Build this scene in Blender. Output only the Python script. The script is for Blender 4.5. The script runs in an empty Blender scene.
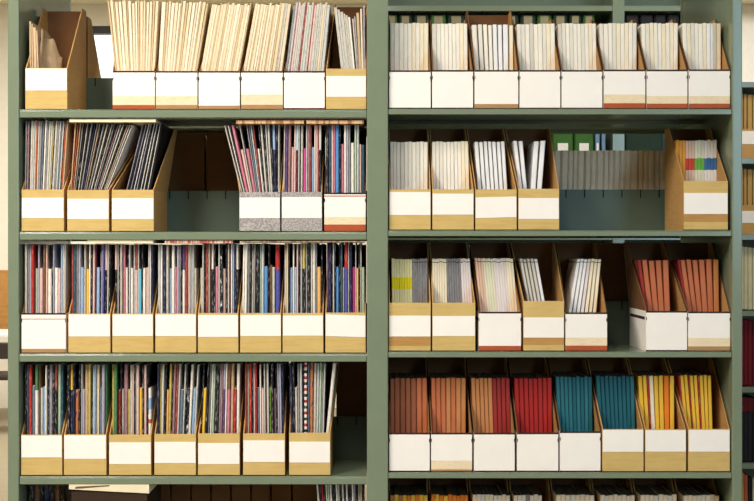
import bpy, math, random
from mathutils import Vector
R = random.Random(7)
S = bpy.context.scene
COL = S.collection

# ------------------------------------------------------------------ measures
PXM, CD, ZC = 380.0, 3.8, 1.45          # scale on the plane of the shelf fronts, camera distance, eye height
def sc(y): return PXM * CD / (CD + y)
def X(px, y=0.0): return (px - 377.0) / sc(y)
def Z(py, y=0.0): return ZC + (250.5 - py) / sc(y)
FILE_D, FILE_H, WALL = 0.25, 0.287, 0.0025

# ------------------------------------------------------------------ materials
def lin(c):
    out = []
    for v in c[:3]:
        v /= 255.0
        out.append(v / 12.92 if v <= 0.04045 else ((v + 0.055) / 1.055) ** 2.4)
    return (*out, 1.0)

MATS = {}
def mat(name, rgb, rough=0.6, spec=0.3, speck=None, amount=0.5, scale=(260, 260, 90), th=(0.56, 0.64), mottle=0.06, metal=0.0):
    """Plain surface with a faint mottling of its own; speck = second colour of printed flecks."""
    if name in MATS: return MATS[name]
    m = bpy.data.materials.new(name); m.use_nodes = True
    nt = m.node_tree; N = nt.nodes; L = nt.links
    b = N['Principled BSDF']
    b.inputs['Roughness'].default_value = rough
    b.inputs['Specular IOR Level'].default_value = spec
    b.inputs['Metallic'].default_value = metal
    tc = N.new('ShaderNodeTexCoord'); oi = N.new('ShaderNodeObjectInfo')
    mul = N.new('ShaderNodeMath'); mul.operation = 'MULTIPLY'; mul.inputs[1].default_value = 37.0
    L.new(oi.outputs['Random'], mul.inputs[0])
    add = N.new('ShaderNodeVectorMath'); add.operation = 'ADD'
    L.new(tc.outputs['Object'], add.inputs[0]); L.new(mul.outputs[0], add.inputs[1])
    n1 = N.new('ShaderNodeTexNoise'); n1.inputs['Scale'].default_value = 22.0; n1.inputs['Detail'].default_value = 2.0
    L.new(add.outputs[0], n1.inputs['Vector'])
    mr = N.new('ShaderNodeMapRange'); mr.inputs['To Min'].default_value = 1 - mottle; mr.inputs['To Max'].default_value = 1 + mottle
    mr.inputs['From Min'].default_value = 0.3; mr.inputs['From Max'].default_value = 0.7
    L.new(n1.outputs['Fac'], mr.inputs['Value'])
    hsv = N.new('ShaderNodeHueSaturation'); hsv.inputs['Color'].default_value = lin(rgb)
    L.new(mr.outputs[0], hsv.inputs['Value'])
    col = hsv.outputs['Color']
    if speck:
        vm = N.new('ShaderNodeVectorMath'); vm.operation = 'MULTIPLY'; vm.inputs[1].default_value = scale
        L.new(add.outputs[0], vm.inputs[0])
        n2 = N.new('ShaderNodeTexNoise'); n2.inputs['Scale'].default_value = 1.0; n2.inputs['Detail'].default_value = 2.0
        L.new(vm.outputs[0], n2.inputs['Vector'])
        m2 = N.new('ShaderNodeMapRange'); m2.inputs['From Min'].default_value = th[0]; m2.inputs['From Max'].default_value = th[1]
        m2.inputs['To Max'].default_value = amount
        L.new(n2.outputs['Fac'], m2.inputs['Value'])
        mx = N.new('ShaderNodeMix'); mx.data_type = 'RGBA'
        L.new(m2.outputs[0], mx.inputs['Factor']); L.new(col, mx.inputs['A']); mx.inputs['B'].default_value = lin(speck)
        col = mx.outputs['Result']
    L.new(col, b.inputs['Base Color'])
    MATS[name] = m
    return m

# code: (words for labels, colour, fleck colour)
CODE = {
 'N': ('plain black', (26, 23, 24), None), 'K': ('black', (34, 30, 33), (190, 185, 180)), 'D': ('dark navy', (40, 42, 66), (150, 150, 170)),
 'G': ('grey', (150, 145, 140), (90, 85, 85)), 'L': ('light grey', (202, 199, 190), (150, 140, 130)),
 'W': ('white', (240, 231, 215), (200, 180, 160)), 'C': ('cream', (232, 208, 160), None),
 'P': ('pink', (204, 118, 134), (225, 180, 180)), 'p': ('pale pink', (228, 190, 176), (205, 150, 140)),
 'R': ('red', (178, 46, 44), (225, 150, 130)), 'r': ('brick red', (150, 68, 58), (205, 160, 140)),
 'B': ('blue', (92, 146, 198), None), 'b': ('pale blue', (150, 178, 208), (200, 210, 220)),
 'A': ('aqua', (96, 190, 212), None), 'U': ('royal blue', (82, 84, 160), (120, 120, 180)),
 'V': ('purple', (92, 66, 108), (150, 130, 160)), 'v': ('lavender', (172, 167, 180), (120, 112, 130)),
 'Y': ('yellow', (240, 192, 66), None), 'y': ('mustard', (196, 176, 92), (120, 95, 60)),
 'O': ('orange', (240, 178, 100), None), 'o': ('brown', (120, 84, 56), (170, 140, 110)),
 'E': ('green', (78, 124, 78), (110, 150, 110)), 'e': ('pale green', (178, 196, 164), (120, 140, 110)),
 'M': ('magenta', (214, 82, 146), None), 'm': ('maroon', (94, 36, 48), (150, 90, 90)),
 'T': ('dark teal', (54, 82, 96), (130, 150, 160)), 'S': ('silver-beige', (206, 197, 178), (140, 120, 110)),
 'H': ('slate', (104, 118, 132), (150, 160, 170)), 't': ('tan', (202, 166, 130), (150, 120, 95)),
 'u': ('mauve', (152, 112, 114), (200, 170, 165)), 'n': ('rust', (188, 94, 52), None),
 'a': ('ice blue', (196, 224, 230), None), 'X': ('black-and-white patterned', (40, 38, 40), (235, 230, 220)),
 'Z': ('multicoloured', (196, 120, 70), (60, 70, 120)), 'z': ('black-and-green patterned', (150, 190, 80), (30, 30, 30)),
 'c': ('cream', (234, 211, 172), (212, 184, 142)), 'd': ('tan-edged cream', (208, 180, 136), (184, 152, 106)), 'f': ('pale ivory', (243, 226, 196), (222, 200, 164)),
 # bound journals and books of the right-hand bay
 'I': ('pale yellow', (232, 222, 166), None), 's': ('amber', (232, 158, 56), None),
 '1': ('ivory', (246, 236, 216), None), '2': ('off-white', (232, 224, 206), None), '3': ('grey-white', (216, 207, 190), None),
 '4': ('white', (244, 240, 234), None), '5': ('pale cream', (246, 230, 196), None), '6': ('grey', (142, 138, 136), (95, 92, 92)),
 '7': ('salmon', (230, 192, 164), None), '8': ('yellow-green', (230, 224, 192), None), '9': ('pinkish white', (236, 222, 214), None),
 'q': ('brick-orange', (194, 110, 70), None), 'w': ('brown-orange', (158, 92, 62), None), 'g': ('orange-tan', (196, 130, 78), None),
 'k': ('crimson', (154, 48, 44), None), 'l': ('scarlet', (168, 40, 36), None), 'h': ('dark teal', (34, 94, 104), None),
 'i': ('teal', (44, 108, 118), None), 'j': ('golden yellow', (240, 190, 62), None), 'x': ('orange', (236, 128, 36), None),
 'F': ('tan page-edge', (250, 228, 194), (234, 208, 170)),
}
def cm(code):
    w, rgb, fl = CODE[code]
    return mat('spine ' + w + ' ' + code, rgb, 0.5, 0.25, fl, 0.42 if code not in 'XZz' else 1.0,
               (300, 300, 75) if code not in 'XZz' else (230, 230, 70), (0.55, 0.62), 0.05)
PAPER = mat('paper edges', (226, 214, 190), 0.85, 0.1, (180, 165, 140), 0.5, (500, 20, 20))
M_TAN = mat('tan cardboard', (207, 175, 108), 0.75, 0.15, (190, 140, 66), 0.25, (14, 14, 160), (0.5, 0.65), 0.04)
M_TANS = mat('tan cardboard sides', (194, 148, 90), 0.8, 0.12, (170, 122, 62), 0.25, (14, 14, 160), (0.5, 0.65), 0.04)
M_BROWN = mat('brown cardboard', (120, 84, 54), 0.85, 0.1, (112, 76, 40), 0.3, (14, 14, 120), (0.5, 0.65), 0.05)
M_WHITE = mat('white board', (247, 238, 226), 0.7, 0.2, None, mottle=0.015)
M_LABEL = mat('white paper label', (248, 239, 227), 0.75, 0.15, None, mottle=0.015)
M_BEIGE = mat('beige band', (236, 214, 176), 0.75, 0.15, (220, 192, 148), 0.4, (60, 60, 200), mottle=0.03)
M_REDB = mat('brick red band', (176, 84, 50), 0.75, 0.15, None, mottle=0.05)
M_BRNB = mat('tan brown band', (176, 132, 88), 0.75, 0.15, None, mottle=0.06)
M_DKB = mat('dark red edge', (110, 40, 34), 0.75, 0.15, None)
M_RIM = mat('dark rim', (58, 44, 36), 0.8, 0.1)
M_TAPE = mat('brown kraft tape', (186, 138, 74), .6, .25, (166, 120, 60), .4, (14, 14, 160), (.5, .65), .04)
M_GREY = mat('speckled grey board', (184, 176, 168), 0.8, 0.12, (140, 130, 126), 0.9, (260, 260, 260), (0.44, 0.56), 0.04)
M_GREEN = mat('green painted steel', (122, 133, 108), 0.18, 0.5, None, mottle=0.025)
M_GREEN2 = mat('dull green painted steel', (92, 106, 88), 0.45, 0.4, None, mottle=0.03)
M_SLOT = mat('dark slot', (20, 22, 20), 0.9, 0.05)
M_BAND = mat('highlighter band', (232, 214, 40), 0.7, 0.1)
M_LINE = mat('ink line', (44, 38, 34), 0.8, 0.1)

# ------------------------------------------------------------------ helpers
def link(o, parent=None):
    COL.objects.link(o)
    if parent: o.parent = parent
    return o
def mesh_obj(name, V, F, mats, idx=None, parent=None, loc=(0, 0, 0), bevel=0.0):
    me = bpy.data.meshes.new(name)
    me.from_pydata(V, [], F)
    for m in mats: me.materials.append(m)
    if idx: me.polygons.foreach_set('material_index', idx)
    me.update()
    o = bpy.data.objects.new(name, me); o.location = loc
    if bevel:
        md = o.modifiers.new('bevel', 'BEVEL'); md.width = bevel; md.segments = 2; md.limit_method = 'ANGLE'
    return link(o, parent)
class MB:
    def __init__(s): s.V = []; s.F = []; s.I = []
    def hexa(s, P, mi=0):
        """P: 8 corners, bottom four then top four, both counter-clockwise from above; mi: one index or six (bottom, top, front, right, back, left)"""
        n = len(s.V); s.V += [tuple(p) for p in P]
        s.F += [tuple(n + k for k in f) for f in ((3, 2, 1, 0), (4, 5, 6, 7), (0, 1, 5, 4), (1, 2, 6, 5), (2, 3, 7, 6), (3, 0, 4, 7))]
        s.I += [mi] * 6 if isinstance(mi, int) else list(mi)
    def box(s, x0, x1, y0, y1, z0, z1, mi=0):
        s.hexa([(x0, y0, z0), (x1, y0, z0), (x1, y1, z0), (x0, y1, z0), (x0, y0, z1), (x1, y0, z1), (x1, y1, z1), (x0, y1, z1)], mi)
    def tube(s, a, b, r, mi=0, n=10):
        a = Vector(a); b = Vector(b); d = (b - a).normalized()
        u = d.orthogonal().normalized(); w = d.cross(u); k = len(s.V)
        for p in (a, b):
            for i in range(n):
                t = 2 * math.pi * i / n
                s.V.append(tuple(p + (u * math.cos(t) + w * math.sin(t)) * r))
        for i in range(n):
            j = (i + 1) % n; s.F.append((k + i, k + j, k + n + j, k + n + i)); s.I.append(mi)
        s.F.append(tuple(k + i for i in reversed(range(n)))); s.F.append(tuple(k + n + i for i in range(n))); s.I += [mi, mi]
    def build(s, name, mats, parent=None, loc=(0, 0, 0), bevel=0.0):
        if not isinstance(mats, (list, tuple)): mats = [mats]
        return mesh_obj(name, s.V, s.F, mats, s.I, parent, loc, bevel)
def tag(o, label, cat, group=None):
    o['label'] = label; o['category'] = cat
    if group: o['group'] = group
    return o
def empty(name, loc):
    e = bpy.data.objects.new(name, None); e.location = loc; e.empty_display_size = 0.05
    return link(e)
def structure(o): o['kind'] = 'structure'; return o
ORD = ['first', 'second', 'third', 'fourth', 'fifth', 'sixth', 'seventh', 'eighth', 'ninth', 'tenth', 'eleventh', 'twelfth',
       'thirteenth', 'fourteenth', 'fifteenth', 'sixteenth', 'seventeenth', 'eighteenth', 'nineteenth', 'twentieth', 'twenty-first', 'twenty-second', 'twenty-third', 'twenty-fourth', 'twenty-fifth', 'twenty-sixth']
ROWS = {1: 'top', 2: 'second', 3: 'third', 4: 'fourth', 5: 'bottom'}

# ------------------------------------------------------------------ the big double-sided shelving unit
SHELF_PY = {'L': {0: -62, 1: 110, 2: 232, 3: 353.6, 4: 476, 5: 598}, 'R': {0: -62, 1: 109.2, 2: 230.6, 3: 351.6, 4: 472.2, 5: 592}}
BAY = {'L': (20.3, 366.8), 'R': (388, 730.8)}
ST = {'L': 0.0205, 'R': 0.0145}
def shelf_z(side, row): return Z(SHELF_PY[side][row])
unit = empty('shelving_unit', (X(377), 0, 0))
tag(unit, 'big double-sided green steel library shelving unit filling the picture with magazine files', 'bookshelf')
ux = X(377)
def upright(x0, x1):
    m = MB(); yf, yb = -0.014, 0.635; zt = 2.32
    m.box(x0, x1, yf, yf + 0.03, 0, zt)                         # front post face
    m.box(x0, x1, yb - 0.03, yb, 0, zt)
    m.box(x0 + 0.001, x1 - 0.001, yf + 0.03, yb - 0.03, 0, zt)
    o = m.build('upright', M_GREEN, unit, bevel=0.003)
    return o
upright(X(9), X(20)); upright(X(367), X(388)); upright(X(731), X(741))
for side in 'LR':
    x0, x1 = X(BAY[side][0]), X(BAY[side][1])
    for r in range(0, 6):
        zt = shelf_z(side, r)
        for back in (0, 1):
            m = MB()
            ya, yb = (-0.010, 0.305) if not back else (0.316, 0.631)
            m.box(x0 + .0005, x1 - .0005, ya, yb, zt - 0.003, zt)
            fy = (ya, ya + 0.003) if not back else (yb - 0.003, yb)
            m.box(x0 + .0005, x1 - .0005, fy[0], fy[1], zt - ST[side], zt - 0.0028)            # turned-down front lip
            by = (yb - 0.003, yb) if not back else (ya, ya + 0.003)
            m.box(x0 + .0005, x1 - .0005, by[0], by[1], zt - ST[side] * .8, zt - 0.0028)
            m.build('shelf', M_GREEN, unit, bevel=0.0012)
        if r > 0:
            m = MB()                                                   # back stop plate, notched along its top
            m.box(x0 + .0005, x1 - .0005, 0.3065, 0.3145, zt + 0.0003, zt + 0.121)
            nx = int((x1 - x0) / 0.053)
            for k in range(nx):
                xx = x0 + 0.03 + k * 0.053
                m.box(xx, xx + 0.0028, 0.3058, 0.3066, zt + 0.098, zt + 0.1212, 1)
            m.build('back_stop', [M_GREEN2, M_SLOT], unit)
m = MB()
m.box(X(9), X(741), -0.014, 0.635, 2.32, 2.345)
m.build('top_canopy', M_GREEN, unit)
m = MB()
for s in 'LR': m.box(X(BAY[s][0]) + .0005, X(BAY[s][1]) - .0005, 0.01, 0.03, 0.0, 0.09)
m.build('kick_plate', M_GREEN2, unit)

# ------------------------------------------------------------------ magazine files
FILES = {}
def magazine_file(side, row, n, px0, px1, ytop, kind, lab, look, bands=None, lean=(0, 0), skew=0.0, H=FILE_H, y0=0.0, backwards=False, ordinal=None, label=None, run=0.80):
    """kind A white board, B tan cardboard, C speckled grey. lab = label's top/bottom line. bands = [(y from, y to, material)]."""
    zs = shelf_z(side, row) + 0.0004
    x0, x1 = X(px0, y0), X(px1, y0)
    cx = (x0 + x1) / 2; hw = (x1 - x0) / 2 - 0.0009
    e = empty('magazine_file', (cx, y0, zs))
    d = FILE_D; lip = Z(ytop) - zs
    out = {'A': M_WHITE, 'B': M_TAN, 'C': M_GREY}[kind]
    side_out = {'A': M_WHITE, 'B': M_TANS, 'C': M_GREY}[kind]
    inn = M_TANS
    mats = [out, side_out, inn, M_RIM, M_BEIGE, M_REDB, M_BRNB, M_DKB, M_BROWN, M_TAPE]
    mi = {m.name: k for k, m in enumerate(mats)}
    b = MB()
    b.box(-hw, hw, 0, d, 0, WALL, (0, 2, 0, 1, 1, 1))
    # front panel, as printed: bands lower down, dark rim along the top of the white ones
    zc = [WALL]; segs = []
    z = 0.0
    for (ya, yb, mm) in sorted(bands or [], key=lambda t: -t[1]):
        zb2, zt_ = Z(yb) - zs, Z(ya) - zs
        if zb2 > z + .001: segs.append((z, zb2, 0)); z = zb2
        segs.append((z, zt_, mi[mm.name])); z = zt_
    if kind == 'A':
        segs.append((z, lip - 0.0045, 0)); segs.append((lip - 0.0045, lip, 3))
    else:
        segs.append((z, lip, 0))
    for za, zb_, k in segs:
        b.box(-hw, hw, 0, WALL, max(za, 0.0001), zb_, (k, 2 if kind != 'A' else 3, k, k, 2, k))
    if kind == 'A':                                                    # dark finger notches near the top corners
        for sx in (-1, 1):
            xa = sx * (hw - 0.0018)
            b.box(min(xa, sx * hw), max(xa, sx * hw), -0.0006, 0, lip - 0.024, lip - 0.016, 3)
    # back and side panels; sides rise in a slope from the low front to the full height
    lx, rx = lean[0] / PXM, lean[1] / PXM
    def shear(x, z):
        f = 0 if z < lip else (z - lip) / (H - lip)
        w = (x + hw) / (2 * hw)
        return x + f * (lx * (1 - w) + rx * w)
    ys = run * d
    for sx, s0 in ((-1, lx), (1, rx)):
        xo = sx * hw; xi = sx * (hw - WALL)
        xa, xb = min(xo, xi), max(xo, xi)
        k = (1, 1, 1, 1, 1, 1) if kind != 'A' else (0, 3, 3, 0, 0, 0)
        def faces(inner_right):
            return (8, 2, 2, 2 if inner_right else 1, 2, 1 if inner_right else 2)
        fc = faces(sx < 0)
        lipz = lip - (0.0 if kind != 'A' else 0.0)
        b.box(xa, xb, WALL, d - WALL, WALL, lipz, fc)
        # sloping part: polygon (front lip) - (ys, H) - (d, H) - (d, lip)
        P = [(WALL, lip), (d - WALL, lip), (d - WALL, H), (ys, H)]
        q = len(b.V)
        for xx in (xa, xb):
            for (yy, zz) in P:
                f = 0 if zz <= lip else 1
                b.V.append((xx + f * s0, yy, zz))
        b.F += [(q + 3, q + 2, q + 1, q + 0), (q + 4, q + 5, q + 6, q + 7)]
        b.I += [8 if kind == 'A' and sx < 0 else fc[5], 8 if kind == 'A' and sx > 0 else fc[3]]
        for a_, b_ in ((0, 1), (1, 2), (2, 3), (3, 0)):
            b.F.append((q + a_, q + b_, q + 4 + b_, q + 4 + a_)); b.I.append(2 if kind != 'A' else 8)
        if kind == 'A':                                                # dark printed line along the white side
            b.box(xo - 0.0002 if sx < 0 else xo, xo if sx < 0 else xo + 0.0002, 0.02, d - 0.01, lip - 0.024, lip - 0.016, 3)
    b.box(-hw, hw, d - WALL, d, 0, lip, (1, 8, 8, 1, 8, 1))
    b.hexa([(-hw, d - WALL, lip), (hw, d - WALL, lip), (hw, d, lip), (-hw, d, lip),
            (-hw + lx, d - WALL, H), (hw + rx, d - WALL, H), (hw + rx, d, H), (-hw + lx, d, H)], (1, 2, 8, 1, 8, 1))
    b.build('box', mats, e)
    if lab:
        za, zb_ = Z(lab[1]) - zs, Z(lab[0]) - zs
        sk = skew / PXM
        t = MB(); g = 0.0008
        t.hexa([(-hw + g, -0.0008, za - sk), (hw - g, -0.0008, za + sk), (hw - g, -0.0001, za + sk), (-hw + g, -0.0001, za - sk),
                (-hw + g, -0.0008, zb_ - sk), (hw - g, -0.0008, zb_ + sk), (hw - g, -0.0001, zb_ + sk), (-hw + g, -0.0001, zb_ - sk)])
        t.build('paper_label', M_LABEL, e)
    bay = {'L': 'left', 'R': 'right'}[side]
    if backwards:
        e.rotation_euler.z = math.pi; e.location.y = y0 + d
    tag(e, label or f"{look} magazine file, {ORD[n-1]} from left on the {bay} bay's {ROWS[row]} shelf", 'magazine file', 'magazine files on the shelves')
    FILES[(side, row, n)] = dict(lx=lx, rx=rx, H=H, x0=x0, x1=x1, zs=zs, lip=lip, ref=f"the {ORD[n-1]} file, {bay} bay's {ROWS[row]} shelf", bay=bay)
    return e

RB = lambda a, b, m: (a, b, m)
def A(side, row, n, x0, x1, yt, yb, bands, look, lean=(0, 0)):
    return magazine_file(side, row, n, x0, x1, yt, 'A', None, look, bands, lean, H=.262 if (side, row) == ('R', 1) and n != 3 else FILE_H, run=.66 if (side, row) == ('R', 1) else .80)
def B(side, row, n, x0, x1, yt, lab, look, lean=(0, 0), skew=0, bands=None, **kw):
    return magazine_file(side, row, n, x0, x1, yt, 'B', lab, look, bands, lean, skew, **kw)

T = 'tan cardboard'
# left bay, top shelf
B('L', 1, 1, 25, 67.5, 68, (68.6, 90.5), 'half-empty tan cardboard', H=0.30)
A('L', 1, 2, 112.3, 155, 70.8, 110, [(96, 105, M_BEIGE), (105, 110, M_REDB)], 'white red-based', (-8, 4.5))
A('L', 1, 3, 155.6, 197.6, 71, 110, [(96, 105, M_BEIGE), (105, 110, M_BRNB)], 'white brown-based', (3.5, 12))
A('L', 1, 4, 198.3, 240, 71, 110, [(105.6, 110, M_BRNB)], 'white brown-edged', (12, 12.5))
A('L', 1, 5, 240.8, 283, 71, 110, [(94.5, 104.8, M_BEIGE), (104.8, 110, M_BRNB)], 'white beige-banded brown-based', (13, 9.5))
A('L', 1, 6, 283.6, 325, 71, 110, [(108, 110, M_DKB)], 'white thin-red-edged', (9, 6.5))
B('L', 1, 7, 325.6, 366.6, 68.7, (76, 96.8), T, (6.8, 0), H=0.312)
# second shelf
B('L', 2, 1, 21.3, 64.2, 189.5, (197.8, 218), T, (1, 4))
B('L', 2, 2, 66.9, 109.2, 190, (198.8, 219), T, (4, 25.5))
B('L', 2, 3, 111.4, 154, 189.8, (198.2, 219), T, (25, 10.5))
magazine_file('L', 2, 4, 239, 280.4, 192, 'C', (197.5, 218), 'speckled grey cream-labelled', None, (-18, .5))
magazine_file('L', 2, 5, 281.3, 322.3, 192, 'C', (197, 218), 'speckled grey cream-labelled', None, (1, 0))
A('L', 2, 6, 324, 366, 192.6, 232, [(195.5, 196.6, M_REDB), (217, 224.5, M_BEIGE), (224.5, 232, M_REDB)], 'white red-based')
# third shelf
A('L', 3, 1, 21.2, 66, 313, 353, [(318.6, 319.6, M_BRNB), (348.8, 354, M_BRNB)], 'white brown-based')
B('L', 3, 2, 68, 110.6, 313.6, (314.5, 336.4), T)
B('L', 3, 3, 112, 153.4, 313.6, (314.5, 336), T)
B('L', 3, 4, 155, 196.4, 313.4, (314.5, 336), T)
B('L', 3, 5, 197.6, 238.6, 313, (315, 336.8), T)
B('L', 3, 6, 239.8, 281.4, 313, (315, 336), T)
B('L', 3, 7, 282.3, 323.6, 313, (315.5, 335.6), T)
B('L', 3, 8, 325, 366, 312.6, (315, 336.6), T, skew=-0.6)
# fourth shelf
B('L', 4, 1, 20.8, 62.4, 434.8, (435.6, 457.4), T)
B('L', 4, 2, 63.6, 106.6, 434.4, (435.4, 458.8), T)
B('L', 4, 3, 108.7, 151.4, 434.6, (442.3, 464), T)
B('L', 4, 4, 154, 196.2, 434, (441.8, 463), T, (0, 4))
B('L', 4, 5, 197.6, 240, 433.4, (443, 464), T, (3, .5))
B('L', 4, 6, 242.8, 285.2, 433.4, (440.3, 462), T, (0, -1.3))
B('L', 4, 7, 288.8, 330.6, 432.8, (441.6, 462.5), T, (-1.5, 7))
# right bay, top shelf
A('R', 1, 1, 389, 431, 70.3, 109, [(107.6, 109.2, M_DKB)], 'plain white')
A('R', 1, 2, 431.8, 473.4, 70, 109, [(107.6, 109.2, M_DKB)], 'plain white', (0, -3.7))
A('R', 1, 3, 474.3, 518.6, 70, 109, [(104, 109.2, M_BRNB)], 'white brown-based', (-4, -1.2))
A('R', 1, 4, 519.4, 560.6, 70, 109, [(107.6, 109.2, M_DKB)], 'plain white', (-1.5, -1.2))
A('R', 1, 5, 561.4, 602.6, 70, 109, [(107.6, 109.2, M_DKB)], 'plain white', (-1.5, -1.2))
A('R', 1, 6, 603.6, 645.6, 69.6, 109, [(94.5, 103.2, M_BEIGE), (103.2, 109.2, M_REDB)], 'white red-based', (-1.5, -1.2))
A('R', 1, 7, 646.5, 687.7, 69.6, 109, [(96, 103.6, M_BEIGE), (103.6, 109.2, M_REDB)], 'white red-based', (-1.5, -1.7))
A('R', 1, 8, 688.6, 730.4, 69.4, 109, [(96, 103.6, M_BEIGE), (103.6, 109.2, M_REDB)], 'white red-based', (-2, 0))
# second shelf
B('R', 2, 1, 389, 431, 189.4, (192, 215), T)
B('R', 2, 2, 432, 474, 189.4, (193.6, 214.6), T, (0, -3.7))
B('R', 2, 3, 475, 517, 189.4, (197, 217.6), T, (-4, -6.7), skew=0.5)
B('R', 2, 4, 518, 559.4, 188.8, (198, 219), T, (-7, 0))
B('R', 2, 5, 683.4, 728.2, 181, (193, 214), T, bands=[(214, 222, M_TAPE)])
# third shelf
B('R', 3, 1, 388.6, 431, 302.7, (315.6, 336.4), T, bands=[(337, 346, M_TAPE)])
B('R', 3, 2, 432, 475.6, 302.7, (316, 336), T, (0, -3.7))
A('R', 3, 3, 478.4, 521.4, 311.8, 351, [(345.8, 352, M_REDB)], 'white red-based', (-4, -5.7))
B('R', 3, 4, 523, 564.4, 301, (317.4, 337.6), T, (-6, 0), bands=[(337, 345, M_TAPE)])
A('R', 3, 5, 565.2, 607.4, 312.4, 351, [(337.6, 345.6, M_BEIGE), (345.6, 352, M_REDB)], 'white red-based')
A('R', 3, 6, 645.8, 687.4, 311, 351, [(350, 352, M_DKB)], 'plain white', (-6.5, -7.8))
A('R', 3, 7, 688, 730.6, 311.6, 351, [(338, 346.4, M_BEIGE), (346.4, 352, M_BRNB)], 'white brown-based', (-8, 0))
# fourth shelf
A('R', 4, 1, 389, 430, 432.8, 471, [(470.6, 472.4, M_DKB)], 'plain white', (0, -0.7))
A('R', 4, 2, 430.8, 472.4, 432.8, 471, [(460.6, 469.4, M_BEIGE), (469.4, 472.4, M_BRNB)], 'white brown-based', (-1, -2.7))
A('R', 4, 3, 473.7, 515, 432.8, 471, [(470.6, 472.4, M_DKB)], 'plain white', (-3, -1.7))
A('R', 4, 4, 516.8, 558.6, 432.6, 471, [(470.6, 472.4, M_DKB)], 'plain white', (-2, -2.7))
A('R', 4, 5, 559.7, 600.8, 431.4, 471, [(470.6, 472.4, M_DKB)], 'plain white', (-3, -4.2))
B('R', 4, 6, 602, 643.8, 429.2, (430, 451.8), T, (-4.5, -4.2))
B('R', 4, 7, 644.8, 686.4, 429.4, (430.2, 451.6), T, (-4.5, -6.2))
B('R', 4, 8, 688, 730.2, 429, (430, 451.6), T, (-6.5, 0))

# ------------------------------------------------------------------ magazines and journals
def parse(seq):
    out = []
    for w in seq.split():
        k = 0
        while k < len(w) and not (w[k].isdigit() and k > 0 and not (len(w) == k + 1 and False)): k += 1
        code, width = w[:k], float(w[k:])
        short = len(code) > 1 and code.endswith('s')
        if short: code = code[:-1]
        out.append((code, width, short))
    return out
def parse2(seq):
    """right-bay spines: code is one character, then ':' and width"""
    out = []
    for w in seq.split():
        c, wd = w.split(':'); out.append((c, float(wd), False))
    return out

SHADE_TOP = mat('dusty top edge', (104, 88, 70), .9, .05, (70, 58, 46), .5, (200, 60, 60))  # darker brown stands in for shade on the books' top edges
def print_thing(name, cx, y, z0, t, depth, levels, top, segs, mats_extra=None, soft=0.28, shade_tinted=False):
    """One magazine or book standing on its lower edge, spine to the front.  levels = [(z, x offset)], segs = [(z from, z to, material)]."""
    zs = sorted(set([round(l[0], 5) for l in levels] + [round(s_[0], 5) for s_ in segs[1:]]))
    zs = [z for z in zs if z <= top + 1e-6]
    if abs(zs[-1] - top) > 1e-5: zs.append(top)
    def off(z):
        for (za, xa), (zb, xb) in zip(levels, levels[1:]):
            if za <= z <= zb + 1e-6: return xa + (xb - xa) * (z - za) / max(zb - za, 1e-6)
        return levels[-1][1]
    c = soft * t; h = t / 2
    ring = [(-h, depth), (-h, c), (-h + c, 0), (h - c, 0), (h, c), (h, depth)]
    mats = [PAPER]; names = {}
    for s_ in segs:
        if s_[2].name not in names: names[s_[2].name] = len(mats); mats.append(s_[2])
    V = []; F = []; I = []
    for z in zs:
        o = off(z)
        V += [(x + o, yy, z) for x, yy in ring]
    for k in range(len(zs) - 1):
        zm = (zs[k] + zs[k + 1]) / 2
        mi = 1
        for s_ in segs:
            if s_[0] <= zm <= s_[1]: mi = names[s_[2].name]
        a = 6 * k; b = a + 6
        for i in range(6):
            j = (i + 1) % 6
            F.append((a + i, a + j, b + j, b + i)); I.append(0 if i == 5 else mi)
    F.append((5, 4, 3, 2, 1, 0)); I.append(0)
    a = 6 * (len(zs) - 1)
    if shade_tinted: mats.append(SHADE_TOP)
    F.append(tuple(a + i for i in range(6))); I.append(len(mats) - 1 if shade_tinted else 0)
    return mesh_obj(name, V, F, mats, I, None, (cx, y, z0))

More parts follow.
